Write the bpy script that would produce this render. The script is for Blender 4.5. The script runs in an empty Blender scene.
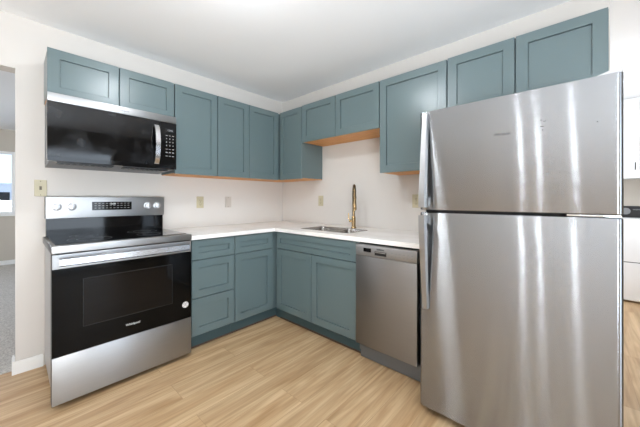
import bpy, bmesh, math, random
from mathutils import Vector, Matrix
PI = math.pi
C = bpy.context.scene.collection
SC = bpy.context.scene
random.seed(4)

# ---------------------------------------------------------------- camera
cam_d = bpy.data.cameras.new('camera')
cam_d.sensor_width = 36
cam_d.lens = 281.0 / 640 * 36
cam_d.shift_y = -(213.5 - 199.0) / 640
cam_d.clip_start = 0.02
cam = bpy.data.objects.new('camera', cam_d)
C.objects.link(cam)
cam.location = (-2.353, -2.792, 1.179)
cam.rotation_euler = (PI / 2, 0, math.radians(42.31 - 90))
SC.camera = cam

# ---------------------------------------------------------------- world, sun, colour
w = bpy.data.worlds.new('world'); SC.world = w; w.use_nodes = True
wn = w.node_tree.nodes; wl = w.node_tree.links
bg = wn['Background']
tc = wn.new('ShaderNodeTexCoord'); sx = wn.new('ShaderNodeSeparateXYZ'); rp = wn.new('ShaderNodeValToRGB')
wl.new(tc.outputs['Generated'], sx.inputs[0]); wl.new(sx.outputs['Z'], rp.inputs[0]); wl.new(rp.outputs[0], bg.inputs[0])
rp.color_ramp.elements[0].position = 0.0; rp.color_ramp.elements[0].color = (0.66, 0.80, 0.98, 1)
rp.color_ramp.elements[1].position = 0.5; rp.color_ramp.elements[1].color = (0.33, 0.55, 0.92, 1)
bg.inputs[1].default_value = 2.6
sd = bpy.data.lights.new('sun', 'SUN'); sd.energy = 3.5; sd.angle = 0.01; sd.color = (1, 0.97, 0.92)
so = bpy.data.objects.new('sun', sd); C.objects.link(so); so.rotation_euler = (math.radians(52), 0, math.radians(60))

def area(name, loc, rot, sx_, sy_, power, col=(1, 1, 1)):
    d = bpy.data.lights.new(name, 'AREA'); d.shape = 'RECTANGLE'; d.size = sx_; d.size_y = sy_; d.energy = power; d.color = col
    o = bpy.data.objects.new(name, d); C.objects.link(o); o.location = loc; o.rotation_euler = rot
    return o
# daylight at the patio door and laundry window, plus added fill lamps
area('patio_daylight', (-1.52, -4.9, 1.05), (PI / 2, 0, 0), 1.0, 2.0, 36, (0.80, 0.90, 1))
area('ceiling_fill', (-3.0, -3.8, 0.9), (PI - 0.55, 0, 0), 1.3, 0.9, 150, (0.86, 0.93, 1))  # added uplight inside the room, brightens the ceiling; no real source
area('living_room_fill', (-6.0, 2.4, 1.5), (PI / 2, 0, -PI / 2), 2.0, 1.3, 110, (0.93, 0.96, 1))  # added lamp brightening the living room through an unseen window
area('laundry_daylight', (1.7, -4.95, 1.5), (PI / 2, 0, 0), 1.6, 1.3, 45, (0.95, 0.97, 1))

SC.view_settings.view_transform = 'Standard'
SC.view_settings.look = 'None'
SC.view_settings.exposure = -0.15
SC.view_settings.gamma = 1.0
SC.view_settings.use_curve_mapping = False
SC.cycles.use_denoising = True
SC.cycles.max_bounces = 10
SC.cycles.diffuse_bounces = 6
SC.cycles.sample_clamp_indirect = 8

# ---------------------------------------------------------------- materials
def lin(r, g, b):
    f = lambda c: c / 12.92 if c <= 0.04045 else ((c + 0.055) / 1.055) ** 2.4
    return (f(r / 255), f(g / 255), f(b / 255), 1)

def mat(name, col, rough=0.5, metal=0.0, **kw):
    m = bpy.data.materials.new(name); m.use_nodes = True
    p = m.node_tree.nodes['Principled BSDF']
    p.inputs['Base Color'].default_value = col
    p.inputs['Roughness'].default_value = rough
    p.inputs['Metallic'].default_value = metal
    for k, v in kw.items(): p.inputs[k.replace('_', ' ')].default_value = v
    return m

def N(m, t): return m.node_tree.nodes.new(t)
def L(m, a, b): m.node_tree.links.new(a, b)
def P(m): return m.node_tree.nodes['Principled BSDF']

def noise(m, scale, detail=2, vec=None, mapping=None):
    n = N(m, 'ShaderNodeTexNoise'); n.inputs['Scale'].default_value = scale; n.inputs['Detail'].default_value = detail
    t = N(m, 'ShaderNodeTexCoord')
    mp = N(m, 'ShaderNodeMapping'); L(m, t.outputs['Object'], mp.inputs[0]); L(m, mp.outputs[0], n.inputs['Vector'])
    if mapping: mp.inputs['Scale'].default_value = mapping
    return n

def bump(m, n, strength, dist):
    b = N(m, 'ShaderNodeBump'); b.inputs['Strength'].default_value = strength; b.inputs['Distance'].default_value = dist
    L(m, n.outputs[0], b.inputs['Height']); L(m, b.outputs[0], P(m).inputs['Normal']); return b

def vary(m, n, c1, c2, lo=0.35, hi=0.65):
    r = N(m, 'ShaderNodeValToRGB'); r.color_ramp.elements[0].position = lo; r.color_ramp.elements[1].position = hi
    r.color_ramp.elements[0].color = c1; r.color_ramp.elements[1].color = c2
    L(m, n.outputs[0], r.inputs[0]); L(m, r.outputs[0], P(m).inputs['Base Color']); return r

def painted(name, col, rough, scale=180, amt=0.12):
    m = mat(name, col, rough); bump(m, noise(m, scale, 3), amt, 0.002); return m

def brushed(name, col, rough, aniso=0.8, wave=0.0):
    """satin metal brushed horizontally: highlights spread up and down"""
    m = mat(name, col, rough, 1.0)
    nt = m.node_tree
    gl = N(m, 'ShaderNodeBsdfAnisotropic'); gl.distribution = 'GGX'
    gl.inputs['Roughness'].default_value = rough; gl.inputs['Anisotropy'].default_value = -aniso
    v = N(m, 'ShaderNodeCombineXYZ'); v.inputs[0].default_value = 0.01; v.inputs[1].default_value = 0.02; v.inputs[2].default_value = 1
    L(m, v.outputs[0], gl.inputs['Tangent'])
    n = noise(m, 3, 4, mapping=(2, 2, 260))
    r = N(m, 'ShaderNodeValToRGB'); r.color_ramp.elements[0].position = 0.35; r.color_ramp.elements[1].position = 0.65
    r.color_ramp.elements[0].color = tuple(c * 0.95 for c in col[:3]) + (1,); r.color_ramp.elements[1].color = col
    L(m, n.outputs[0], r.inputs[0]); L(m, r.outputs[0], gl.inputs['Color'])
    if wave:
        n2 = noise(m, 1.0, 1, mapping=(1.6, 1.6, 2.6)); b = N(m, 'ShaderNodeBump'); b.inputs['Strength'].default_value = 1; b.inputs['Distance'].default_value = wave
        L(m, n2.outputs[0], b.inputs['Height']); L(m, b.outputs[0], gl.inputs['Normal'])
    L(m, gl.outputs[0], nt.nodes['Material Output'].inputs['Surface'])
    return m

M = {}
M['wall'] = painted('warm_white_wall_paint', lin(209, 204, 198), 0.75)
M['wall_far'] = painted('greige_wall_paint', lin(196, 188, 176), 0.8)
M['wall_dark'] = painted('darkened_back_wall_paint', lin(138, 132, 124), 0.8)  # unseen back wall, darkened to dim its reflection in the black glass
M['ceiling'] = painted('flat_white_ceiling_paint', lin(244, 245, 246), 0.9, 90, 0.2)
M['trim'] = mat('white_semigloss_trim', lin(236, 236, 234), 0.35)
M['teal'] = mat('teal_cabinet_paint', lin(94, 110, 112), 0.28)
M['teal_toe'] = mat('darker_teal_toe_kick', lin(58, 80, 84), 0.5)  # darker tone of the cabinet teal for the toe kicks
M['birch'] = mat('clear_birch_plywood', lin(214, 150, 84), 0.55)
vary(M['birch'], noise(M['birch'], 3, 5, mapping=(2, 30, 30)), lin(196, 128, 66), lin(224, 166, 102))
M['brown'] = mat('dark_brown_strip', lin(84, 62, 46), 0.7)  # thin dark brown strip along the foot of the toe kicks
M['dark_gap'] = mat('matte_black', lin(14, 14, 15), 0.8)
M['quartz'] = mat('white_quartz', lin(240, 238, 235), 0.22)
vary(M['quartz'], noise(M['quartz'], 6, 6), lin(234, 231, 227), lin(243, 241, 238))
M['steel'] = brushed('brushed_steel', (0.40, 0.405, 0.41, 1), 0.42, 0.35)
M['fridge_steel'] = brushed('fridge_brushed_steel', (0.365, 0.375, 0.39, 1), 0.22, 0.86, 0.0016)
M['dw_steel'] = brushed('dishwasher_brushed_steel', (0.30, 0.29, 0.285, 1), 0.45, 0.4)
M['dw_grey'] = mat('dishwasher_grey_panel', lin(112, 114, 116), 0.45, 0.4)
M['dw_control'] = mat('dishwasher_control_strip', lin(146, 144, 142), 0.4, 0.6)
M['sink_steel'] = brushed('sink_satin_steel', (0.42, 0.40, 0.38, 1), 0.25, 0.1)
M['chrome'] = mat('polished_chrome', (0.85, 0.85, 0.85, 1), 0.08, 1.0)
M['satin'] = mat('satin_handle_metal', (0.62, 0.62, 0.63, 1), 0.24, 1.0)
M['knob'] = mat('knob_satin_metal', (0.58, 0.58, 0.59, 1), 0.38, 1.0)
M['brass'] = mat('champagne_bronze', lin(158, 134, 98), 0.2, 1.0)
M['bronze'] = mat('dark_bronze', lin(118, 98, 72), 0.25, 1.0)
M['black_glass'] = mat('black_glass', lin(9, 9, 10), 0.06, Specular_IOR_Level=0.33)
M['oven_glass'] = mat('oven_black_glass', lin(8, 8, 8), 0.09, Specular_IOR_Level=0.16)
M['oven_window'] = mat('oven_window_glass', lin(13, 12, 12), 0.07, Specular_IOR_Level=0.24)
M['mw_glass'] = mat('smudged_black_glass', lin(8, 8, 9), 0.1, Specular_IOR_Level=0.40)
n_ = noise(M['mw_glass'], 5, 6)
r_ = vary(M['mw_glass'], n_, lin(6, 6, 7), lin(34, 35, 37), 0.5, 0.72)
mr = N(M['mw_glass'], 'ShaderNodeMapRange'); L(M['mw_glass'], n_.outputs[0], mr.inputs[0])
mr.inputs[1].default_value = 0.45; mr.inputs[2].default_value = 0.7; mr.inputs[3].default_value = 0.03; mr.inputs[4].default_value = 0.16
L(M['mw_glass'], mr.outputs[0], P(M['mw_glass']).inputs['Roughness'])
M['black_plastic'] = mat('black_plastic', lin(22, 22, 23), 0.4)
M['grey_plastic'] = mat('grey_plastic', lin(120, 120, 122), 0.45)
M['side_grey'] = mat('appliance_side_grey', lin(176, 176, 176), 0.4, 0.3)
M['white_enamel'] = mat('white_enamel', lin(240, 241, 242), 0.25)
M['almond'] = mat('almond_plastic', lin(186, 177, 148), 0.4)
M['ivory'] = mat('pale_ivory_plastic', lin(192, 184, 174), 0.4)
M['slot'] = mat('outlet_slot', lin(92, 84, 70), 0.6)
M['ink_white'] = mat('white_print', lin(205, 205, 205), 0.5)
M['ink_grey'] = mat('grey_print', lin(150, 150, 150), 0.5)
M['ink_dark'] = mat('dark_print', lin(60, 60, 62), 0.5)
M['sticker'] = mat('sticker_paper', lin(226, 222, 218), 0.6)
M['scuff'] = mat('adhesive_scuff', lin(138, 138, 138), 0.7)
M['border'] = mat('oven_window_border', lin(30, 30, 30), 0.4)
M['display'] = mat('display_window', lin(28, 30, 32), 0.2)
M['carpet'] = mat('light_grey_carpet', lin(186, 182, 176), 0.95)
nc = noise(M['carpet'], 90, 4); vary(M['carpet'], nc, lin(160, 156, 150), lin(204, 200, 194)); bump(M['carpet'], nc, 0.6, 0.01)
M['snow'] = painted('packed_snow', lin(236, 238, 242), 0.9, 4, 0.3)
M['siding'] = mat('pale_house_siding', lin(214, 214, 214), 0.8)
M['roofing'] = mat('grey_roof_shingle', lin(120, 118, 118), 0.9)
M['red_paint'] = mat('dark_red_paint', lin(120, 40, 48), 0.4)
M['bark'] = mat('bare_tree_bark', lin(130, 122, 118), 0.9)
g = mat('window_glass', (1, 1, 1, 1), 0.0)
tr = N(g, 'ShaderNodeBsdfTransparent'); gg = N(g, 'ShaderNodeBsdfAnisotropic'); gg.inputs['Roughness'].default_value = 0.0
fz_ = N(g, 'ShaderNodeFresnel'); fz_.inputs['IOR'].default_value = 1.45; mx = N(g, 'ShaderNodeMixShader')
L(g, fz_.outputs[0], mx.inputs[0]); L(g, tr.outputs[0], mx.inputs[1]); L(g, gg.outputs[0], mx.inputs[2]); L(g, mx.outputs[0], g.node_tree.nodes['Material Output'].inputs['Surface'])
M['glass'] = g

def emis(name, col, s):
    m = mat(name, (0.9, 0.9, 0.9, 1), 0.4); P(m).inputs['Emission Color'].default_value = col; P(m).inputs['Emission Strength'].default_value = s; return m
M['lamp'] = emis('lit_opal_glass', (0.90, 0.95, 1, 1), 100)
M['globe'] = emis('lit_small_globe', (0.92, 0.96, 1, 1), 230)

# oak plank floor, boards running along world X
m = M['oak'] = mat('light_oak_plank', lin(205, 175, 132), 0.42)
t = N(m, 'ShaderNodeTexCoord')
br = N(m, 'ShaderNodeTexBrick'); br.offset = 0.37; br.offset_frequency = 2
br.inputs['Scale'].default_value = 1; br.inputs['Brick Width'].default_value = 1.22; br.inputs['Row Height'].default_value = 0.18
br.inputs['Mortar Size'].default_value = 0.0009; br.inputs['Mortar Smooth'].default_value = 0.2; br.inputs['Bias'].default_value = 0
br.inputs['Color1'].default_value = (0, 0, 0, 1); br.inputs['Color2'].default_value = (1, 1, 1, 1); br.inputs['Mortar'].default_value = (0.5, 0.5, 0.5, 1)
L(m, t.outputs['Object'], br.inputs['Vector'])
# per-plank offset of the grain
sc_ = N(m, 'ShaderNodeVectorMath'); sc_.operation = 'SCALE'; L(m, br.outputs['Color'], sc_.inputs[0]); sc_.inputs['Scale'].default_value = 13.0
ad = N(m, 'ShaderNodeVectorMath'); ad.operation = 'ADD'; L(m, t.outputs['Object'], ad.inputs[0]); L(m, sc_.outputs[0], ad.inputs[1])
def grain(scl, s, d, dist=0.0):
    mp = N(m, 'ShaderNodeMapping'); mp.inputs['Scale'].default_value = scl; L(m, ad.outputs[0], mp.inputs[0])
    n = N(m, 'ShaderNodeTexNoise'); n.inputs['Scale'].default_value = s; n.inputs['Detail'].default_value = d; n.inputs['Distortion'].default_value = dist
    L(m, mp.outputs[0], n.inputs['Vector']); return n
g1 = grain((1.3, 11, 1), 1.0, 5, 1.2); g2 = grain((2.5, 60, 1), 1.0, 6, 0.4)
def ramp(src, a, b, lo, hi):
    r = N(m, 'ShaderNodeValToRGB'); r.color_ramp.elements[0].position = lo; r.color_ramp.elements[1].position = hi
    r.color_ramp.elements[0].color = a; r.color_ramp.elements[1].color = b; L(m, src, r.inputs[0]); return r
def mix(mode, fac, a, b):
    x = N(m, 'ShaderNodeMix'); x.data_type = 'RGBA'; x.blend_type = mode
    if isinstance(fac, float): x.inputs[0].default_value = fac
    else: L(m, fac, x.inputs[0])
    L(m, a, x.inputs[6]); L(m, b, x.inputs[7]); return x.outputs[2]
c1 = ramp(g1.outputs[0], lin(178, 142, 101), lin(214, 185, 146), 0.3, 0.68)
c2 = ramp(g2.outputs[0], (0.70, 0.66, 0.60, 1), (1, 1, 1, 1), 0.3, 0.62)
c3 = ramp(br.outputs['Color'], (0.86, 0.85, 0.84, 1), (1, 1, 1, 1), 0.0, 1.0)
kn = N(m, 'ShaderNodeTexVoronoi'); kn.inputs['Scale'].default_value = 1.0
mpk = N(m, 'ShaderNodeMapping'); mpk.inputs['Scale'].default_value = (1.1, 3.4, 1); L(m, ad.outputs[0], mpk.inputs[0]); L(m, mpk.outputs[0], kn.inputs['Vector'])
c4 = ramp(kn.outputs['Distance'], (0.62, 0.52, 0.42, 1), (1, 1, 1, 1), 0.02, 0.12)
cc = mix('MULTIPLY', 0.8, c1.outputs[0], c2.outputs[0]); cc = mix('MULTIPLY', 0.9, cc, c3.outputs[0]); cc = mix('MULTIPLY', 0.55, cc, c4.outputs[0])
mo = ramp(br.outputs['Fac'], (1, 1, 1, 1), (0.55, 0.47, 0.38, 1), 0.0, 1.0)
cc = mix('MULTIPLY', 0.8, cc, mo.outputs[0])
L(m, cc, P(m).inputs['Base Color'])
bump(m, g2, 0.12, 0.001)

# ---------------------------------------------------------------- mesh helpers
def bx(bm, x0, x1, y0, y1, z0, z1, bev=0.0, seg=2):
    t = bmesh.new()
    bmesh.ops.create_cube(t, size=1)
    for v in t.verts:
        v.co = Vector((x0 + (v.co.x + .5) * (x1 - x0), y0 + (v.co.y + .5) * (y1 - y0), z0 + (v.co.z + .5) * (z1 - z0)))
    if bev: bmesh.ops.bevel(t, geom=list(t.edges), offset=bev, segments=seg, profile=0.5, affect='EDGES')
    merge(bm, t); return bm

def merge(bm, t):
    me = bpy.data.meshes.new('t'); t.to_mesh(me); t.free(); bm.from_mesh(me); bpy.data.meshes.remove(me)

def box(*a, **k): return bx(bmesh.new(), *a, **k)

def cyl(bm, p0, p1, r0, r1=None, n=24, bev=0.0):
    r1 = r0 if r1 is None else r1
    p0, p1 = Vector(p0), Vector(p1); d = p1 - p0
    t = bmesh.new(); bmesh.ops.create_cone(t, cap_ends=True, segments=n, radius1=r0, radius2=r1, depth=d.length)
    if bev:
        es = [e for e in t.edges if len([f for f in e.link_faces if len(f.verts) > 4]) == 1]
        bmesh.ops.bevel(t, geom=es, offset=bev, segments=2, profile=0.5, affect='EDGES')
    q = Vector((0, 0, 1)).rotation_difference(d.normalized())
    bmesh.ops.transform(t, matrix=Matrix.Translation((p0 + p1) / 2) @ q.to_matrix().to_4x4(), verts=t.verts)
    merge(bm, t); return bm

def tube(bm, pts, r, n=12):
    pts = [Vector(p) for p in pts]; rs = r if isinstance(r, (list, tuple)) else [r] * len(pts)
    rings = []; ref = None
    for i, p in enumerate(pts):
        a = pts[max(i - 1, 0)]; b = pts[min(i + 1, len(pts) - 1)]; tg = (b - a).normalized()
        if ref is None:
            ref = Vector((1, 0, 0)) if abs(tg.x) < .8 else Vector((0, 1, 0))
        u = (ref - tg * ref.dot(tg)).normalized(); v = tg.cross(u); ref = u
        rings.append([bm.verts.new(p + (u * math.cos(2 * PI * k / n) + v * math.sin(2 * PI * k / n)) * rs[i]) for k in range(n)])
    for i in range(len(rings) - 1):
        for k in range(n):
            bm.faces.new((rings[i][k], rings[i][(k + 1) % n], rings[i + 1][(k + 1) % n], rings[i + 1][k]))
    bm.faces.new(rings[0][::-1]); bm.faces.new(rings[-1]); return bm

def sweep_rect(bm, secs):
    """secs: list of 4-point rings"""
    rings = [[bm.verts.new(p) for p in s] for s in secs]
    for i in range(len(rings) - 1):
        for k in range(4):
            bm.faces.new((rings[i][k], rings[i][(k + 1) % 4], rings[i + 1][(k + 1) % 4], rings[i + 1][k]))
    bm.faces.new(rings[0][::-1]); bm.faces.new(rings[-1])
    bmesh.ops.recalc_face_normals(bm, faces=bm.faces); return bm

def lathe(bm, prof, c=(0, 0, 0), n=32):
    rings = []
    for r, z in prof:
        rings.append([bm.verts.new((c[0] + r * math.cos(2 * PI * k / n), c[1] + r * math.sin(2 * PI * k / n), c[2] + z)) for k in range(n)])
    for i in range(len(rings) - 1):
        for k in range(n):
            bm.faces.new((rings[i][k], rings[i][(k + 1) % n], rings[i + 1][(k + 1) % n], rings[i + 1][k]))
    bm.faces.new(rings[0][::-1]); bm.faces.new(rings[-1]); bmesh.ops.recalc_face_normals(bm, faces=bm.faces); return bm

def slab(xs, ys, keep, z0, z1):
    """a slab of shared-vertex cells"""
    bm = bmesh.new(); V = {}
    def v(i, j, z):
        if (i, j, z) not in V: V[(i, j, z)] = bm.verts.new((xs[i], ys[j], z))
        return V[(i, j, z)]
    K = {(i, j) for i in range(len(xs) - 1) for j in range(len(ys) - 1) if keep((xs[i] + xs[i + 1]) / 2, (ys[j] + ys[j + 1]) / 2)}
    for i, j in K:
        bm.faces.new((v(i, j, z1), v(i + 1, j, z1), v(i + 1, j + 1, z1), v(i, j + 1, z1)))
        bm.faces.new((v(i, j, z0), v(i, j + 1, z0), v(i + 1, j + 1, z0), v(i + 1, j, z0)))
        for di, dj, a, b in ((-1, 0, (i, j + 1), (i, j)), (1, 0, (i + 1, j), (i + 1, j + 1)), (0, -1, (i, j), (i + 1, j)), (0, 1, (i + 1, j + 1), (i, j + 1))):
            if (i + di, j + dj) not in K:
                bm.faces.new((v(*a, z0), v(*b, z0), v(*b, z1), v(*a, z1)))
    bmesh.ops.recalc_face_normals(bm, faces=bm.faces); return bm

def shaker(x0, x1, z0, z1, yb, t=0.020, st=0.058, rec=0.009):
    """shaker front facing -Y; yb is the back plane (negative y further forward)"""
    bm = bmesh.new(); yf = yb - t; e = 0.0015
    def ring(a, y): return [bm.verts.new(p) for p in ((x0 + a, y, z0 + a), (x1 - a, y, z0 + a), (x1 - a, y, z1 - a), (x0 + a, y, z1 - a))]
    R = [ring(0, yb), ring(0, yf + e), ring(e, yf), ring(st, yf), ring(st + 0.0003, yf + rec + .004), ring(st + 0.0033, yf + rec + .004), ring(st + 0.0036, yf + rec)]
    for a, b in zip(R, R[1:]):
        for k in range(4): bm.faces.new((a[k], a[(k + 1) % 4], b[(k + 1) % 4], b[k]))
    bm.faces.new(R[-1]); bm.faces.new(R[0][::-1])
    bmesh.ops.recalc_face_normals(bm, faces=bm.faces); return bm

def obj(name, bm, m, parent=None, smooth=False, loc=None, rot=None):
    me = bpy.data.meshes.new(name); bm.to_mesh(me); bm.free(); me.materials.append(m)
    if smooth:
        for p in me.polygons: p.use_smooth = True
        if smooth != 'all': me.set_sharp_from_angle(angle=math.radians(38))
    o = bpy.data.objects.new(name, me); C.objects.link(o)
    if parent: o.parent = parent
    if loc: o.location = loc
    if rot: o.rotation_euler = rot
    return o

def tag(o, label, cat, group=None):
    o['label'] = label; o['category'] = cat
    if group: o['group'] = group
    return o

def thing(name, label, cat, loc=(0, 0, 0), rotz=0, group=None):
    o = bpy.data.objects.new(name, None); C.objects.link(o); o.empty_display_size = 0.1
    o.location = loc; o.rotation_euler = (0, 0, rotz); return tag(o, label, cat, group)

def struct(name, bm, m, parent=None, label=None):
    o = obj(name, bm, m, parent)
    if not parent: o['kind'] = 'structure'
    return o

def text(s, size, m, parent, loc, name='lettering', rotx=PI / 2, extr=0.0004, bold=0.0, italic=0.0):
    c = bpy.data.curves.new('t', 'FONT'); c.body = s; c.size = size; c.align_x = 'CENTER'; c.align_y = 'CENTER'; c.extrude = extr; c.offset = bold; c.shear = italic
    o = bpy.data.objects.new('t', c); C.objects.link(o); dg = bpy.context.evaluated_depsgraph_get(); dg.update()
    me = bpy.data.meshes.new_from_object(o.evaluated_get(dg)); bpy.data.objects.remove(o); bpy.data.curves.remove(c)
    me.materials.clear(); me.materials.append(m)
    q = bpy.data.objects.new(name, me); C.objects.link(q); q.parent = parent; q.location = loc; q.rotation_euler = (rotx, 0, 0); return q

RB = -PI / 2       # rotation of everything standing against wall B (sink wall)

# ---------------------------------------------------------------- room shell
H = 2.418
WE = -2.335        # free end of the range wall
BE = -2.94        # free end of the sink wall
XW, YB, XL, YL = -5.4, -4.6, 3.07, 4.72
def wall_panel(name, a0, a1, z0, z1, holes, axis, c0, c1, m):
    """wall slab with rectangular holes; axis 'x' = runs along x between y=c0..c1"""
    us = sorted({a0, a1, *[h[0] for h in holes], *[h[1] for h in holes]}); zs = sorted({z0, z1, *[h[2] for h in holes], *[h[3] for h in holes]})
    bm = slab(us, zs, lambda u, z: not any(h[0] < u < h[1] and h[2] < z < h[3] for h in holes), c0, c1)
    for v in bm.verts:
        u, z, c = v.co
        v.co = (u, c, z) if axis == 'x' else (c, u, z)
    bmesh.ops.recalc_face_normals(bm, faces=bm.faces)
    return struct(name, bm, m)
struct('floor', box(XW, XL, YB, 0.06, -0.04, 0.0), M['oak'])
struct('floor_living_room', box(XW, 2.0, 0.06, YL, -0.04, 0.008), M['carpet'])
struct('ceiling', box(XW, XL, YB, YL, H, H + 0.05), M['ceiling'])
wall_panel('wall_range', -4.2, 0.12, 0, H, [(-4.0, WE, -0.01, 2.06)], 'x', 0, 0.12, M['wall'])
wall_panel('wall_range_end', XW, -4.2, 0, H, [], 'x', 0, 0.12, M['wall'])
wall_panel('wall_sink', BE, 0.0, 0, H, [], 'y', 0, 0.12, M['wall'])
wall_panel('wall_laundry_side', 0.12, XL, 0, H, [], 'x', -2.80, -2.68, M['trim'])
wall_panel('wall_laundry_end', YB, -2.68, 0, H, [], 'y', XL, XL + 0.12, M['wall_far'])
wall_panel('wall_back', XW, XL, 0, H, [(-2.02, -1.02, 0.02, 2.06), (0.9, 2.5, 0.9, 2.1)], 'x', YB - 0.12, YB, M['wall_dark'])
wall_panel('wall_west', YB, YL, 0, H, [(1.4, 3.4, 0.9, 2.1)], 'y', XW - 0.12, XW, M['wall'])
wall_panel('wall_living_room', XW, 2.0, 0, H, [(-4.1, -2.30, 0.90, 2.03)], 'x', YL, YL + 0.14, M['wall_far'])
wall_panel('wall_living_room_side', 0.12, YL, 0, H, [], 'y', 2.0, 2.1, M['wall_far'])

def baseboard(name, x0, x1, y0, y1, h=0.085):
    bm = bx(bmesh.new(), x0, x1, y0, y1, 0, h - 0.012); bx(bm, x0 + .003, x1 - .003, y0 + .003, y1 - .003 if y1 - y0 < .1 else y1, h - 0.012, h)
    return struct(name, bm, M['trim'])
baseboard('baseboard_range_wall', WE - 0.016, -2.200, -0.013, 0.0)
baseboard('baseboard_wall_end', WE - 0.016, WE, 0.0, 0.12)
baseboard('baseboard_living_room', XW, 2.0, YL - 0.014, YL)
baseboard('baseboard_sink_wall_end', -0.0, 0.12, BE - 0.013, BE)

def window(name, x0, x1, z0, z1, y, axis, face, bars=1, fr=0.045):
    """frame with panes; y = plane of the room-side wall face; face=+1 means room on the -side"""
    bm = bmesh.new(); th = 0.10
    def b(a0, a1, c0, c1, d0, d1):
        lo, hi = sorted((y + face * d0, y + face * d1))
        bx(bm, a0, a1, lo, hi, c0, c1) if axis == 'x' else bx(bm, lo, hi, a0, a1, c0, c1)
    b(x0, x1, z0, z0 + fr, 0.02, th); b(x0, x1, z1 - fr, z1, 0.02, th); b(x0, x0 + fr, z0 + fr, z1 - fr, 0.02, th); b(x1 - fr, x1, z0 + fr, z1 - fr, 0.02, th)
    for k in range(bars):
        c = x0 + (x1 - x0) * (k + 1) / (bars + 1); b(c - fr / 2, c + fr / 2, z0 + fr, z1 - fr, 0.03, th - 0.01)
    f = struct(name, bm, M['trim'])
    bm2 = bmesh.new(); lo, hi = sorted((y + face * 0.055, y + face * 0.061))
    bx(bm2, x0 + fr, x1 - fr, lo, hi, z0 + fr, z1 - fr) if axis == 'x' else bx(bm2, lo, hi, x0 + fr, x1 - fr, z0 + fr, z1 - fr)
    obj('pane', bm2, M['glass'], f)
    return f
w1 = window('window_1', -4.1, -2.30, 0.90, 2.03, YL, 'x', 1, 1, 0.05)
struct('trim_1', box(-4.15, -2.25, YL - 0.05, YL + 0.02, 0.875, 0.90), M['trim'])
window('window_2', 0.9, 2.5, 0.9, 2.1, YB, 'x', -1, 1)
window('window_3', 1.4, 3.4, 0.9, 2.1, XW, 'y', -1, 1)
window('door_1', -2.02, -1.02, 0.02, 2.06, YB, 'x', -1, 0, 0.035)

# ---------------------------------------------------------------- upper cabinets
UB, UT, UD = 1.392, 2.143, 0.325     # bottom, top, depth to the door face
TD = 0.020
def upper(label, loc, rz, w, z0, z1, doors, gl=0.0035, depth=UD, name='wall_cabinet', end=None):
    t = thing(name, label, 'cabinet', (loc[0], loc[1], z0), rz, 'teal wall cabinets')
    h = z1 - z0; d = depth - TD
    bm = box(0.006, w - 0.001, -d, -0.001, 0.006, h - 0.002)
    obj('cabinet_box', bm, M['teal'], t)
    obj('bottom_panel', box(0.010, w - 0.004, -d + 0.002, -0.003, 0.0, 0.006), M['birch'], t)
    for x0, x1 in doors:
        obj('door', shaker(x0 + gl, x1 - gl, 0.000, h - 0.002, -d - 0.001, TD), M['teal'], t)
    return t
upper('pair of low teal doors above the microwave', (-2.204, 0), 0, 0.764, 1.843, UT, [(0, 0.382), (0.382, 0.764)])
upper('tall single-door teal wall cabinet right of the microwave', (-1.439, 0), 0, 0.380, UB, UT, [(0, 0.380)])
upper('teal corner wall cabinet with two tall doors over both outlets', (-1.058, 0), 0, 1.057, UB, UT, [(0, 0.341), (0.341, 0.722)])
upper('narrow teal wall cabinet at the corner on the sink wall', (0, -0.326), RB, 0.362, UB, UT, [(0.012, 0.362)])
upper('short teal wall cabinet with two doors above the sink', (0, -0.689), RB, 0.913, 1.765, UT + 0.004, [(0, 0.447), (0.447, 0.913)])
upper('tall single-door teal wall cabinet between sink and refrigerator', (0, -1.603), RB, 0.530, UB, UT + 0.004, [(0, 0.530)])
upper('teal wall cabinet with two doors over the refrigerator', (0, -2.134), RB, 0.783, 1.765, UT + 0.008, [(0, 0.390), (0.390, 0.783)])

# ---------------------------------------------------------------- base cabinets
CB, CT = 0.866, 0.898; DBZ = 0.120; BD = 0.625
def base(label, loc, rz, w, fronts, toe=(0, None), box_w=None):
    t = thing('base_cabinet', label, 'cabinet', (loc[0], loc[1], 0), rz, 'teal base cabinets')
    d = BD - TD
    x0, x1 = box_w or (0, w)
    obj('cabinet_box', box(x0, x1, -d, -0.001, 0.112, CB - 0.001) if label.find('sink') < 0 else box(x0, x1, -d, -0.001, 0.112, 0.64), M['teal'], t)
    a, b = toe[0], toe[1] if toe[1] is not None else w
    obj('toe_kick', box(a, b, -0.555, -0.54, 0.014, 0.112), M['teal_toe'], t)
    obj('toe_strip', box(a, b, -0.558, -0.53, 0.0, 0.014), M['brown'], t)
    for k, u0, u1, z0, z1 in fronts:
        st = 0.05 if z1 - z0 < 0.2 else 0.058
        obj(k, shaker(u0 + .0035, u1 - .0035, z0 + .003, z1 - .003, -d - 0.001, TD, st), M['teal'], t)
    return t
ZL = 0.705
base('teal base cabinet with three drawers beside the stove', (-1.436, 0), 0, 0.377, [('drawer', 0.006, 0.377, ZL, CB - .006), ('drawer', 0.006, 0.377, 0.409, ZL), ('drawer', 0.006, 0.377, DBZ, 0.409)])
b2 = base('teal corner base cabinet with one drawer above one door', (-1.058, 0), 0, 1.056, [('drawer', 0, 0.405, ZL, CB - .006), ('door', 0, 0.405, DBZ, ZL)], toe=(0, 0.513))
s1 = base('teal sink base cabinet with false drawer front and two doors', (0, -0.626), RB, 0.962, [('false_drawer_front', 0.026, 0.959, ZL, CB - .006), ('door', 0.026, 0.490, DBZ, ZL), ('door', 0.490, 0.959, DBZ, ZL)])
obj('corner_toe_kick', box(0.503, 0.518, -0.625, -0.555, 0.0, 0.112), M['teal_toe'], b2)
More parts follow.
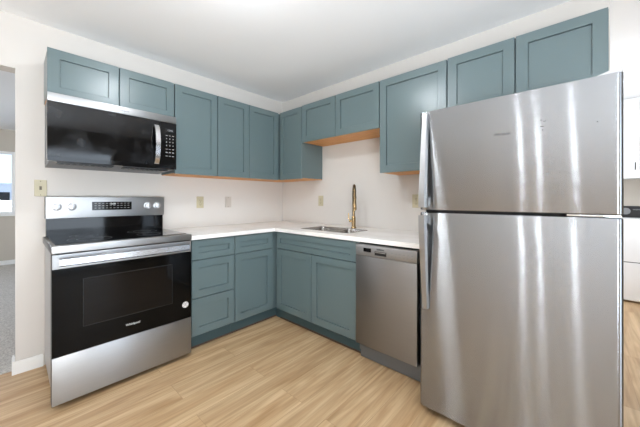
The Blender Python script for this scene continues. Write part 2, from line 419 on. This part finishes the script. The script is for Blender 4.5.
# face rail behind the false front, at full height under the counter
obj('face_frame', box(0.0, 0.962, -0.604, -0.585, 0.64, CB - 0.001), M['teal'], s1)
obj('side_panel', box(0.946, 0.962, -0.585, -0.001, 0.64, CB - 0.001), M['teal'], s1)

# ---------------------------------------------------------------- counter, sink, faucet
SX0, SX1, SY0, SY1 = -0.500, -0.195, -1.410, -0.860
xs = [-1.438, -0.640, SX0, SX1, -0.001]; ys = [-2.135, SY0, SY1, -0.640, -0.001]
bm = slab(xs, ys, lambda x, y: (y > -0.640 or x > -0.640) and not (SX0 < x < SX1 and SY0 < y < SY1), CB, CT)
ct = tag(obj('countertop', bm, M['quartz']), 'L-shaped white quartz countertop over the teal base cabinets', 'countertop')
bv = ct.modifiers.new('b', 'BEVEL'); bv.width = 0.002; bv.segments = 2; bv.limit_method = 'ANGLE'

sk = thing('kitchen_sink', 'double-bowl stainless sink set under the white countertop', 'sink', (0, 0, 0.66))
def bowl(y0, y1, dep):
    bm = bmesh.new(); z1 = CT + 0.0012 - 0.66; o = 0.010; rings = []
    def rr(a, z, r):
        X0, X1, Y0, Y1 = SX0 + a, SX1 - a, y0 + a, y1 - a; out = []
        for cx, cy, s in ((X1 - r, Y1 - r, 0), (X0 + r, Y1 - r, 1), (X0 + r, Y0 + r, 2), (X1 - r, Y0 + r, 3)):
            for k in range(5):
                th = (s + k / 4) * PI / 2; out.append(bm.verts.new((cx + r * math.cos(th), cy + r * math.sin(th), z)))
        return out
    rings = [rr(-o, z1 - 0.0012, .03), rr(-o, z1, .03), rr(0.002, z1, .03), rr(0.004, z1 - 0.01, .03), rr(0.012, z1 - dep + .03, .035), rr(0.022, z1 - dep + .008, .035), rr(0.045, z1 - dep, .03)]
    for a, b in zip(rings, rings[1:]):
        n = len(a)
        for k in range(n): bm.faces.new((a[k], a[(k + 1) % n], b[(k + 1) % n], b[k]))
    bm.faces.new(rings[-1]); return bm
YD = -1.175
for y0, y1, dep in ((YD + 0.013, SY1, 0.215), (SY0, YD - 0.013, 0.19)):
    b = obj('bowl', bowl(y0, y1, dep), M['sink_steel'], sk, True)
    cx, cy = (SX0 + SX1) / 2, (y0 + y1) / 2; zb = CT + 0.0012 - 0.66 - dep
    dr = bmesh.new(); lathe(dr, [(0.045, 0.0), (0.045, 0.004), (0.036, 0.005), (0.03, 0.001)], (cx, cy, zb), 24)
    obj('drain', dr, M['chrome'], b, True)
obj('divider', box(SX0 + .002, SX1 - .002, YD - 0.0125, YD + 0.0125, 0.60 - 0.5, CT - 0.66, bev=0.003), M['sink_steel'], sk)

FX, FY = -0.140, -1.215
fc = thing('kitchen_faucet', 'tall champagne bronze pull-down faucet behind the sink', 'faucet', (FX, FY, CT), math.radians(-141))
bm = bmesh.new(); lathe(bm, [(0.027, 0), (0.027, 0.006), (0.023, 0.012), (0.020, 0.02), (0.020, 0.10), (0.017, 0.115), (0.0125, 0.12)], n=28)
obj('body', bm, M['brass'], fc, True)
arc = [(0, 0, 0.115), (0, 0, 0.20), (0, 0, 0.30)] + [(0.072 - 0.072 * math.cos(a), 0, 0.335 + 0.072 * math.sin(a)) for a in [PI * k / 14 for k in range(15)]] + [(0.144, 0, 0.30)]
obj('spout', tube(bmesh.new(), arc, 0.0135, 16), M['bronze'], fc, True)
bm = bmesh.new(); cyl(bm, (0.144, 0, 0.303), (0.144, 0, 0.283), 0.0160, n=20)
obj('collar', bm, M['bronze'], fc, True)
bm = bmesh.new(); cyl(bm, (0.144, 0, 0.283), (0.144, 0, 0.185), 0.014, 0.019, 20, 0.002); cyl(bm, (0.144, 0, 0.185), (0.144, 0, 0.178), 0.016, n=20)
obj('spray_head', bm, M['brass'], fc, True)
bm = bmesh.new(); cyl(bm, (0, -0.015, 0.07), (0, -0.045, 0.07), 0.015, 0.014, 20, 0.002); tube(bm, [(0, -0.040, 0.07), (0, -0.047, 0.10), (0, -0.050, 0.145)], [0.0065, 0.006, 0.005], 12)
obj('lever_handle', bm, M['brass'], fc, True)

# ---------------------------------------------------------------- outlets and switch plates
def plate(label, loc, rz, kind, m, w=0.072, h=0.116, name=None):
    nm = {'outlet': 'wall_outlet', 'switch': 'light_switch', 'decora': 'light_switch'}[kind]
    t = thing(nm, label, 'outlet' if kind == 'outlet' else 'switch', loc, rz)
    obj('cover_plate', box(-w / 2, w / 2, -0.006, 0, -h / 2, h / 2, bev=0.0025), m, t)
    if kind == 'outlet':
        for s in (-1, 1):
            r = obj('receptacle', box(-0.0165, 0.0165, -0.0085, -0.0055, s * 0.0195 - 0.0135, s * 0.0195 + 0.0135, bev=0.001), m, t)
            bm = bmesh.new()
            bx(bm, -0.0085, -0.006, -0.0093, -0.008, s * .0195 - .003, s * .0195 + .007); bx(bm, 0.006, 0.0085, -0.0093, -0.008, s * .0195 - .003, s * .0195 + .007)
            cyl(bm, (0, -0.0093, s * .0195 - .008), (0, -0.008, s * .0195 - .008), 0.003, n=10)
            obj('slots', bm, M['slot'], r)
    elif kind == 'switch':
        bm = box(-0.006, 0.006, -0.0075, -0.0055, -0.013, 0.013); bx(bm, -0.0045, 0.0045, -0.016, -0.007, 0.0, 0.011)
        obj('toggle', bm, M['slot'], t)
    else:
        obj('rocker', box(-0.0165, 0.0165, -0.0095, -0.0055, -0.033, 0.033, bev=0.001), m, t)
    for z in ((0,) if kind == 'outlet' else (-0.048, 0.048)):
        obj('screw', cyl(bmesh.new(), (0, -0.0068, z), (0, -0.005, z), 0.003, n=10), M['slot'], t)
    return t
plate('almond toggle switch plate left of the stove beneath the microwave corner', (-2.214, 0, 1.256), 0, 'switch', M['almond'], w=0.064)
plate('almond duplex outlet on the range wall nearer the stove', (-1.077, 0, 1.146), 0, 'outlet', M['almond'])
plate('plain pale rocker switch on the range wall nearer the corner', (-0.769, 0, 1.146), 0, 'decora', M['ivory'])
plate('almond duplex outlet on the sink wall left of the faucet', (0, -0.665, 1.158), RB, 'outlet', M['almond'])
plate('almond outlet on the sink wall partly behind the refrigerator handle', (0, -1.775, 1.161), RB, 'outlet', M['almond'])

# ---------------------------------------------------------------- range
R0 = -2.206
rg = thing('electric_range', 'freestanding stainless electric stove with black oven door and smooth top', 'stove', (R0, 0, 0))
W = 0.760; F = -0.664
obj('body', box(0.012, W - 0.004, -0.60, -0.015, 0.045, 0.874), M['side_grey'], rg)
for x in (0.05, W - 0.05):
    for y in (-0.58, -0.06):
        f = bmesh.new(); cyl(f, (x, y, 0), (x, y, 0.046), 0.016, 0.013, 14); obj('foot', f, M['black_plastic'], rg)
# cooktop: steel rim with glass
obj('cooktop_frame', box(-0.001, W + 0.001, F - 0.006, -0.06, 0.874, 0.917, bev=0.004, seg=3), M['steel'], rg, True)
cg = obj('cooktop_glass', box(0.018, W - 0.018, F + 0.045, -0.09, 0.912, 0.920, bev=0.001), M['black_glass'], rg)
for cx, cy, r in ((0.2, -0.45, 0.115), (0.56, -0.45, 0.095), (0.2, -0.22, 0.08), (0.56, -0.22, 0.10)):
    bm = bmesh.new()
    for rr in (r, r * 0.6):
        prof = [(rr, 0), (rr, 0.0003), (rr - 0.0022, 0.0003), (rr - 0.0022, 0)]
        n = 48; rings = [[bm.verts.new((cx + a * math.cos(2 * PI * k / n), cy + a * math.sin(2 * PI * k / n), 0.9201 + z)) for k in range(n)] for a, z in prof]
        for i in range(3):
            for k in range(n): bm.faces.new((rings[i][k], rings[i][(k + 1) % n], rings[i + 1][(k + 1) % n], rings[i + 1][k]))
    obj('burner_ring', bm, M['dw_grey'], cg)
# backguard
obj('backguard_base', box(0.014, W - 0.004, -0.085, -0.012, 0.917, 1.045), M['black_glass'], rg)
bgd = obj('control_panel', box(0.010, W + 0.002, -0.100, -0.010, 1.040, 1.196, bev=0.004, seg=3), M['steel'], rg, True)
dz = 1.128
dpn = obj('display', box(0.262, 0.517, -0.1025, -0.099, dz - 0.034, dz + 0.030, bev=0.0008), M['black_glass'], bgd)
text('12:00', 0.018, M['ink_white'], bgd, (0.388, -0.1032, dz + 0.014), 'clock_digits', bold=0.0006)
bm = bmesh.new(); random.seed(8)
for r in range(3):
    for c in range(10):
        if r == 0 and 4 <= c <= 5: continue
        x = 0.276 + c * 0.0235; z = dz + 0.018 - r * 0.018
        bx(bm, x, x + 0.013, -0.1031, -0.102, z - 0.0016, z + 0.0016)
obj('key_legends', bm, M['ink_grey'], bgd)
for x in (0.066, 0.146, 0.634, 0.706):
    kb = bmesh.new(); cyl(kb, (x, -0.099, dz - 0.004), (x, -0.106, dz - 0.004), 0.029, n=32, bev=0.002); cyl(kb, (x, -0.105, dz - 0.004), (x, -0.128, dz - 0.004), 0.0235, 0.021, 32, 0.003)
    k_ = obj('knob', kb, M['knob'], bgd, True)
    obj('knob_grip', box(x - 0.0045, x + 0.0045, -0.137, -0.126, dz - 0.024, dz + 0.016, bev=0.002), M['knob'], k_)
# oven door
od = obj('oven_door', box(0.002, W - 0.002, F, -0.602, 0.302, 0.868, bev=0.003), M['black_plastic'], rg)
obj('door_glass', box(0.003, W - 0.003, F - 0.004, F + 0.001, 0.302, 0.787, bev=0.0015), M['oven_glass'], od)
obj('door_window', box(0.135, W - 0.135, F - 0.0046, F - 0.003, 0.435, 0.715, bev=0.0002), M['oven_window'], od)
bm = bmesh.new(); yy = F - 0.0050
for a in ((0.135, W - 0.135, 0.713, 0.715), (0.135, W - 0.135, 0.435, 0.437), (0.135, 0.137, 0.435, 0.715), (W - 0.137, W - 0.135, 0.435, 0.715)): bx(bm, a[0], a[1], yy, yy + 0.001, a[2], a[3])
obj('window_border', bm, M['border'], od)
obj('door_rail', box(0.003, W - 0.003, F - 0.005, F + 0.001, 0.788, 0.868, bev=0.002), M['steel'], od)
hb = bmesh.new()
sweep_rect(hb, [[(x, yy, z) for yy, z in ((F - 0.034 + bo, 0.805), (F - 0.048 + bo, 0.812), (F - 0.048 + bo, 0.846), (F - 0.034 + bo, 0.853))] for x, bo in [(0.030 + k * (0.7) / 12, 0.0) for k in range(13)]])
for x in (0.030, W - 0.055): bx(hb, x, x + 0.025, F - 0.036, F - 0.004, 0.812, 0.846)
obj('oven_handle', hb, M['satin'], od, True)
text('Whirlpool', 0.019, M['ink_white'], od, (0.385, F - 0.0048, 0.372), 'lettering', bold=0.0002)
st = bmesh.new(); cyl(st, (0.715, F - 0.004, 0.402), (0.715, F - 0.0052, 0.402), 0.022, n=32); s_ = obj('round_sticker', st, M['sticker'], od)
bm = bmesh.new()
for k in range(20):
    a = 2 * PI * k / 20
    if k % 5: bx(bm, 0.715 + 0.017 * math.cos(a) - .0018, 0.715 + 0.017 * math.cos(a) + .0018, F - 0.0056, F - 0.005, 0.402 + 0.017 * math.sin(a) - .0018, 0.402 + 0.017 * math.sin(a) + .0018)
for k in range(3): bx(bm, 0.707, 0.723, F - 0.0056, F - 0.005, 0.396 + k * .006, 0.3985 + k * .006)
obj('sticker_print', bm, M['ink_dark'], s_)
sdw = obj('storage_drawer', box(0.002, W - 0.002, F + 0.003, -0.602, 0.036, 0.297, bev=0.003), M['black_plastic'], rg, True)
obj('drawer_front', box(0.002, W - 0.002, F - 0.004, F + 0.004, 0.034, 0.298, bev=0.002), M['steel'], sdw, True)

# ---------------------------------------------------------------- microwave
mw = thing('over_range_microwave', 'stainless and black over-the-range microwave below the low cabinet doors', 'microwave', (-2.206, 0, 1.395))
MF = -0.395; MW_ = 0.755
bm = bmesh.new()
secs = []
for x in (0.013, MW_ - 0.008): secs.append([(x, -0.002, 0.445), (x, -0.002, 0.008), (x, MF + 0.03, 0.022), (x, MF + 0.03, 0.445)])
sweep_rect(bm, secs)
obj('housing', bm, M['dw_grey'], mw)
for x0 in (0.06, 0.42):
    bm = box(x0 - 0.01, x0 + 0.286, -0.345, -0.255, 0.012, 0.024)
    for k in range(9): bx(bm, x0 + k * 0.032, x0 + 0.02 + k * 0.032, -0.34, -0.26, 0.009, 0.014)
    obj('bottom_vent', bm, M['black_plastic'], mw)
obj('top_vent_trim', box(0, MW_, MF - 0.001, MF + 0.03, 0.392, 0.446, bev=0.003, seg=3), M['steel'], mw, True)
text('Whirlpool', 0.0155, M['ink_dark'], mw, (0.395, MF - 0.0016, 0.416), 'lettering', bold=0.0001)
md = obj('microwave_door', box(0, 0.632, MF, MF + 0.03, 0.022, 0.390, bev=0.003), M['mw_glass'], mw)
obj('door_lower_edge', box(0.002, 0.632, MF - 0.0015, MF + 0.002, 0.022, 0.050, bev=0.0007), M['black_glass'], md)
cp = obj('control_panel', box(0.635, MW_, MF, MF + 0.03, 0.022, 0.390, bev=0.003), M['black_glass'], mw)
obj('display', box(0.674, 0.737, MF - 0.0012, MF + 0.001, 0.315, 0.342), M['display'], cp)
text('12:00', 0.018, M['ink_grey'], cp, (0.706, MF - 0.0016, 0.328), 'clock_digits')
bm = bmesh.new()
for r in range(7):
    for c in range(3):
        x = 0.674 + c * 0.024; z = 0.285 - r * 0.027
        if r in (0, 4, 5, 6): bx(bm, x, x + 0.014, MF - 0.0012, MF + 0.001, z, z + 0.004 + (0.003 if r == 5 else 0))
        else: bx(bm, x + .004, x + 0.010, MF - 0.0012, MF + 0.001, z, z + 0.009)
obj('keypad_legends', bm, M['ink_grey'], cp)
bm = bmesh.new(); secs = []
for k in range(15):
    t_ = k / 14; z = 0.055 + t_ * 0.30; o = 0.042 * math.sin(PI * t_) ** 0.6 if 0 < t_ < 1 else 0
    secs.append([(0.590, MF - o + 0.004, z), (0.590, MF - o - 0.012, z), (0.622, MF - o - 0.012, z), (0.622, MF - o + 0.004, z)])
sweep_rect(bm, secs)
obj('door_handle', bm, M['satin'], md, True)

# ---------------------------------------------------------------- dishwasher
dw = thing('dishwasher', 'grey stainless dishwasher between sink cabinet and refrigerator', 'dishwasher', (0, -1.592, 0), RB)
DW = 0.468; DF = -0.650
obj('tub', box(0.004, DW - 0.002, -0.60, -0.02, 0.126, 0.858), M['dark_gap'], dw)
dd = obj('door', box(0.004, DW, DF, -0.602, 0.128, 0.770, bev=0.003), M['dw_steel'], dw, True)
dc = obj('control_panel', box(0.004, DW, DF, -0.602, 0.772, 0.852, bev=0.003), M['dw_control'], dw, True)
obj('display', box(0.072, 0.135, DF - 0.0012, DF + 0.001, 0.803, 0.830), M['black_glass'], dc)
bm = bmesh.new(); bx(bm, 0.165, 0.255, DF - 0.0015, DF + 0.001, 0.788, 0.815); obj('pocket_handle', bm, M['black_plastic'], dc)
obj('handle_lip', box(0.170, 0.250, DF - 0.004, DF - 0.001, 0.806, 0.812, bev=0.001), M['dw_control'], dc)
text('SAMSUNG', 0.0125, M['ink_dark'], dc, (0.210, DF - 0.0012, 0.829), 'lettering', bold=0.0006)
bm = bmesh.new()
for k in range(6):
    x = 0.290 + k * 0.028; bx(bm, x, x + 0.014, DF - 0.001, DF + 0.001, 0.815, 0.818); bx(bm, x, x + 0.010, DF - 0.001, DF + 0.001, 0.796, 0.799)
obj('button_legends', bm, M['grey_plastic'], dc)
obj('lower_panel', box(0.006, DW + 0.04, -0.600, -0.58, 0.062, 0.124), M['dw_grey'], dw)
obj('toe_panel', box(0.006, DW + 0.04, -0.585, -0.56, 0.004, 0.058), M['dw_grey'], dw)
obj('side_gap_block', box(DW + 0.003, DW + 0.07, -0.600, -0.02, 0.111, 0.860), M['dark_gap'], dw)  # plain black block in the gap beside the dishwasher

# ---------------------------------------------------------------- refrigerator
fr = thing('refrigerator', 'tall stainless top-freezer refrigerator in the right foreground', 'refrigerator', (0, -2.152, 0), RB)
FW = 0.772; FF = -0.832
obj('cabinet_body', box(0.004, FW - 0.004, -0.762, -0.03, 0.03, 1.645, bev=0.004), M['side_grey'], fr)
obj('door_gasket', box(0.014, FW - 0.014, -0.772, -0.760, 0.06, 1.64), M['black_plastic'], fr)
def rdoor(z0, z1):
    bm = bmesh.new(); n = 8; r = 0.018; pts = [(0, -0.772)]
    for k in range(n + 1): a = PI / 2 * k / n; pts.append((r - r * math.cos(a), FF + r - r * math.sin(a)))
    for k in range(n + 1): a = PI / 2 * k / n; pts.append((FW - r + r * math.sin(a), FF + r - r * math.cos(a)))
    pts.append((FW, -0.772))
    lo = [bm.verts.new((x, y, z0)) for x, y in pts]; hi = [bm.verts.new((x, y, z1)) for x, y in pts]
    m_ = len(pts)
    for k in range(m_): bm.faces.new((lo[k], lo[(k + 1) % m_], hi[(k + 1) % m_], hi[k]))
    bm.faces.new(hi); bm.faces.new(lo[::-1]); bmesh.ops.recalc_face_normals(bm, faces=bm.faces)
    es = [e for e in bm.edges if abs(e.verts[0].co.z - e.verts[1].co.z) < 1e-6]
    bmesh.ops.bevel(bm, geom=es, offset=0.004, segments=2, profile=0.5, affect='EDGES'); return bm
fz = obj('freezer_door', rdoor(1.120, 1.654), M['fridge_steel'], fr, True)
fd = obj('refrigerator_door', rdoor(0.045, 1.106), M['fridge_steel'], fr, True)
def handle(z_gap, z_far, parent):
    bm = bmesh.new(); secs = []
    for k in range(17):
        t_ = k / 16; z = z_far + (z_gap - z_far) * t_
        o = 0.006 + 0.046 * min(1, t_ * 1.15) ** 0.9
        wd = 0.016 + 0.004 * t_
        cx = 0.036
        secs.append([(cx - wd, FF - o + 0.010 + 0.006 * t_ if t_ > .05 else FF + .002, z), (cx - wd + .004, FF - o - 0.010, z), (cx + wd - .004, FF - o - 0.010, z), (cx + wd, FF - o + 0.010 + 0.006 * t_ if t_ > .05 else FF + .002, z)])
    sweep_rect(bm, secs)
    za, zb = sorted((z_gap, z_gap + (0.045 if z_far > z_gap else -0.045)))
    bx(bm, 0.024, 0.048, FF - 0.045, FF + 0.002, za, zb, bev=0.003)
    return obj('door_handle', bm, M['steel'], parent, True)
handle(1.135, 1.640, fz); handle(1.092, 0.585, fd)
# hinge between the doors and the hinge cover on top
obj('middle_hinge', box(FW - 0.16, FW - 0.004, -0.815, -0.765, 1.108, 1.118, bev=0.002), M['chrome'], fr, True)
hc = bmesh.new()
prof = [(FW - 0.075, 1.6542), (FW - 0.045, 1.6640), (FW - 0.022, 1.6720), (FW - 0.004, 1.6720), (FW - 0.002, 1.6542)]
A = [hc.verts.new((x, -0.825, z)) for x, z in prof]; B = [hc.verts.new((x, -0.69, z)) for x, z in prof]
for k in range(5): hc.faces.new((A[k], A[(k + 1) % 5], B[(k + 1) % 5], B[k]))
hc.faces.new(A[::-1]); hc.faces.new(B); bmesh.ops.recalc_face_normals(hc, faces=hc.faces)
obj('hinge_cover', hc, M['side_grey'], fr)
text('Whirlpool', 0.0155, M['ink_dark'], fz, (0.388, FF - 0.0006, 1.478), 'lettering', bold=0.0)
bm = bmesh.new(); random.seed(3)
for k in range(4):
    x = 0.535 + random.uniform(-.012, .006); z = 1.51 + random.uniform(-.045, .045); bx(bm, x, x + random.uniform(.003, .012), FF - 0.0004, FF + 0.001, z, z + random.uniform(.002, .004))
bx(bm, 0.700, 0.704, FF - 0.0004, FF + 0.001, 1.475, 1.479)
obj('adhesive_marks', bm, M['scuff'], fz)
for x in (0.06, FW - 0.06): obj('foot', cyl(bmesh.new(), (x, -0.70, 0), (x, -0.70, 0.032), 0.02, n=16), M['black_plastic'], fr)
obj('toe_grille', box(0.01, FW - 0.01, -0.765, -0.745, 0.012, 0.045), M['black_plastic'], fr)

# ---------------------------------------------------------------- laundry area
wa = thing('washing_machine', 'white laundry machine with black console seen past the refrigerator', 'washer', (XL, -2.96, 0), RB)
WF = -(XL - 2.39)
obj('body', box(0, 0.685, WF, -0.03, 0.02, 0.945, bev=0.006), M['white_enamel'], wa, True)
obj('front_panel', box(0.004, 0.681, WF - 0.006, WF + 0.001, 0.03, 0.455, bev=0.002), M['white_enamel'], wa)
obj('upper_front_panel', box(0.004, 0.681, WF - 0.006, WF + 0.001, 0.463, 0.925, bev=0.002), M['white_enamel'], wa)
obj('seam', box(0.006, 0.679, WF - 0.002, WF + 0.001, 0.4545, 0.4635), M['black_plastic'], wa)
cn = obj('console', box(0.0, 0.685, -0.16, -0.02, 0.945, 1.090, bev=0.004), M['black_plastic'], wa)
for x in (0.30, 0.12, 0.52):
    kb = bmesh.new(); cyl(kb, (x, -0.158, 1.025), (x, -0.185, 1.025), 0.042 if x == .30 else .028, n=28, bev=.003); obj('knob', kb, M['grey_plastic'], cn, True)
text('NORMAL', 0.018, M['ink_grey'], cn, (0.40, -0.1606, 1.045), 'console_print')
for k, (x0, x1, lab) in enumerate(((0.0, 0.42, 'white wall cabinet with black pull above the laundry machine'),)):
    pass
lc = thing('wall_cabinet', 'white wall cabinet with black pulls above the laundry machine', 'cabinet', (XL, -2.81, 1.435), RB)
obj('cabinet_box', box(0, 1.10, -0.30, -0.001, 0, H - 1.435 - 0.002), M['white_enamel'], lc)
for x0, x1, px in ((0.0, 0.545, 0.515), (0.552, 1.098, 0.59)):
    d_ = obj('door', shaker(x0 + .002, x1 - .002, 0.03, H - 1.435 - 0.03, -0.301, 0.02), M['white_enamel'], lc)
    pb = bmesh.new(); tube(pb, [(px, -0.320, 0.10), (px, -0.345, 0.105), (px, -0.348, 0.14), (px, -0.345, 0.185), (px, -0.320, 0.19)], 0.005, 10)
    obj('pull_handle', pb, M['black_plastic'], d_, True)

# ---------------------------------------------------------------- ceiling fixtures (overhead and behind the viewpoint)
def dome(label, x, y, r=0.13):
    t = thing('ceiling_light', label, 'ceiling light', (x, y, H))
    bm = bmesh.new(); lathe(bm, [(r + .02, 0.0), (r + .02, -0.04), (r + 0.005, -0.05)]); obj('base', bm, M['trim'], t, True)
    bm = bmesh.new(); lathe(bm, [(r, -0.046)] + [(r * math.cos(a), -0.046 - 0.07 * math.sin(a)) for a in [PI / 2 * k / 8 for k in range(1, 8)]] + [(0.004, -0.116)])
    obj('diffuser', bm, M['lamp'], t, True)
dome('round opal flush light over the kitchen floor', -1.65, -1.55)
dome('added unseen round light brightening the living room', -3.2, 2.6)  # fixture added out of view to lift the living room brightness
dome('added unseen round light brightening the laundry area', 1.5, -3.6, 0.16)  # extra fixture added out of view to keep the laundry bright
ch = thing('pendant_light', 'three-globe linear pendant over the dining end behind the viewpoint', 'pendant light', (-4.2, -2.48, H))
obj('canopy', box(-0.03, 0.03, -0.2, 0.2, -0.025, 0.0, bev=.004), M['satin'], ch)
obj('bar', box(-0.01, 0.01, -0.42, 0.42, -0.42, -0.40), M['satin'], ch)
for y in (-0.15, 0.15): obj('stem', cyl(bmesh.new(), (0, y, -0.40), (0, y, -0.02), 0.005, n=8), M['satin'], ch)
for y in (-2.27, -2.53, -3.0):
    bm = bmesh.new(); bmesh.ops.create_uvsphere(bm, u_segments=20, v_segments=12, radius=0.035)
    bmesh.ops.translate(bm, verts=bm.verts, vec=(0, y + 2.48, -0.52)); g_ = obj('globe', bm, M['globe'], ch, True)
    bm = bmesh.new(); cyl(bm, (0, y + 2.48, -0.487), (0, y + 2.48, -0.42), 0.012, n=12); obj('socket', bm, M['satin'], g_)

# ---------------------------------------------------------------- outside the living room window
sn = struct('ground', box(-30, 30, YL + 0.15, 60, -0.6, -0.5), M['snow'])
hs = thing('neighbour_house', 'pale neighbouring house seen through the living room window', 'house', (-3.4, 17, -0.5))
bm = box(-5, 6, 0, 6, 0, 2.5); obj('wall', bm, M['siding'], hs)
bm = bmesh.new(); A = [(-5.5, -0.5, 2.4), (-5.5, 3, 4.0), (-5.5, 6.5, 2.4)]; B = [(6.5, y, z) for _, y, z in A]
va = [bm.verts.new(p) for p in A]; vb = [bm.verts.new(p) for p in B]
for k in range(3): bm.faces.new((va[k], va[(k + 1) % 3], vb[(k + 1) % 3], vb[k]))
bm.faces.new(va[::-1]); bm.faces.new(vb); bmesh.ops.recalc_face_normals(bm, faces=bm.faces); obj('roof', bm, M['siding'], hs)
for x in (-1.5, 0.2, 1.6): obj('window', box(x, x + 0.8, -0.03, 0.02, 0.9, 2.0), M['dark_gap'], hs)
cr = thing('parked_car', 'dark red car parked in the snow outside the window', 'car', (-3.3, 12.5, -0.5))
bm = box(-2.0, 1.1, 0, 1.7, 0.25, 0.8, bev=0.12, seg=3); bx(bm, -1.5, 0.5, 0.15, 1.55, 0.7, 1.3, bev=0.2, seg=3); obj('body', bm, M['red_paint'], cr, True)
for x in (-1.4, 0.5):
    for y in (0.1, 1.6):
        bm = bmesh.new(); cyl(bm, (x, y - .1, 0.3), (x, y + .1, 0.3), 0.3, n=24, bev=.03); obj('wheel', bm, M['black_plastic'], cr, True)
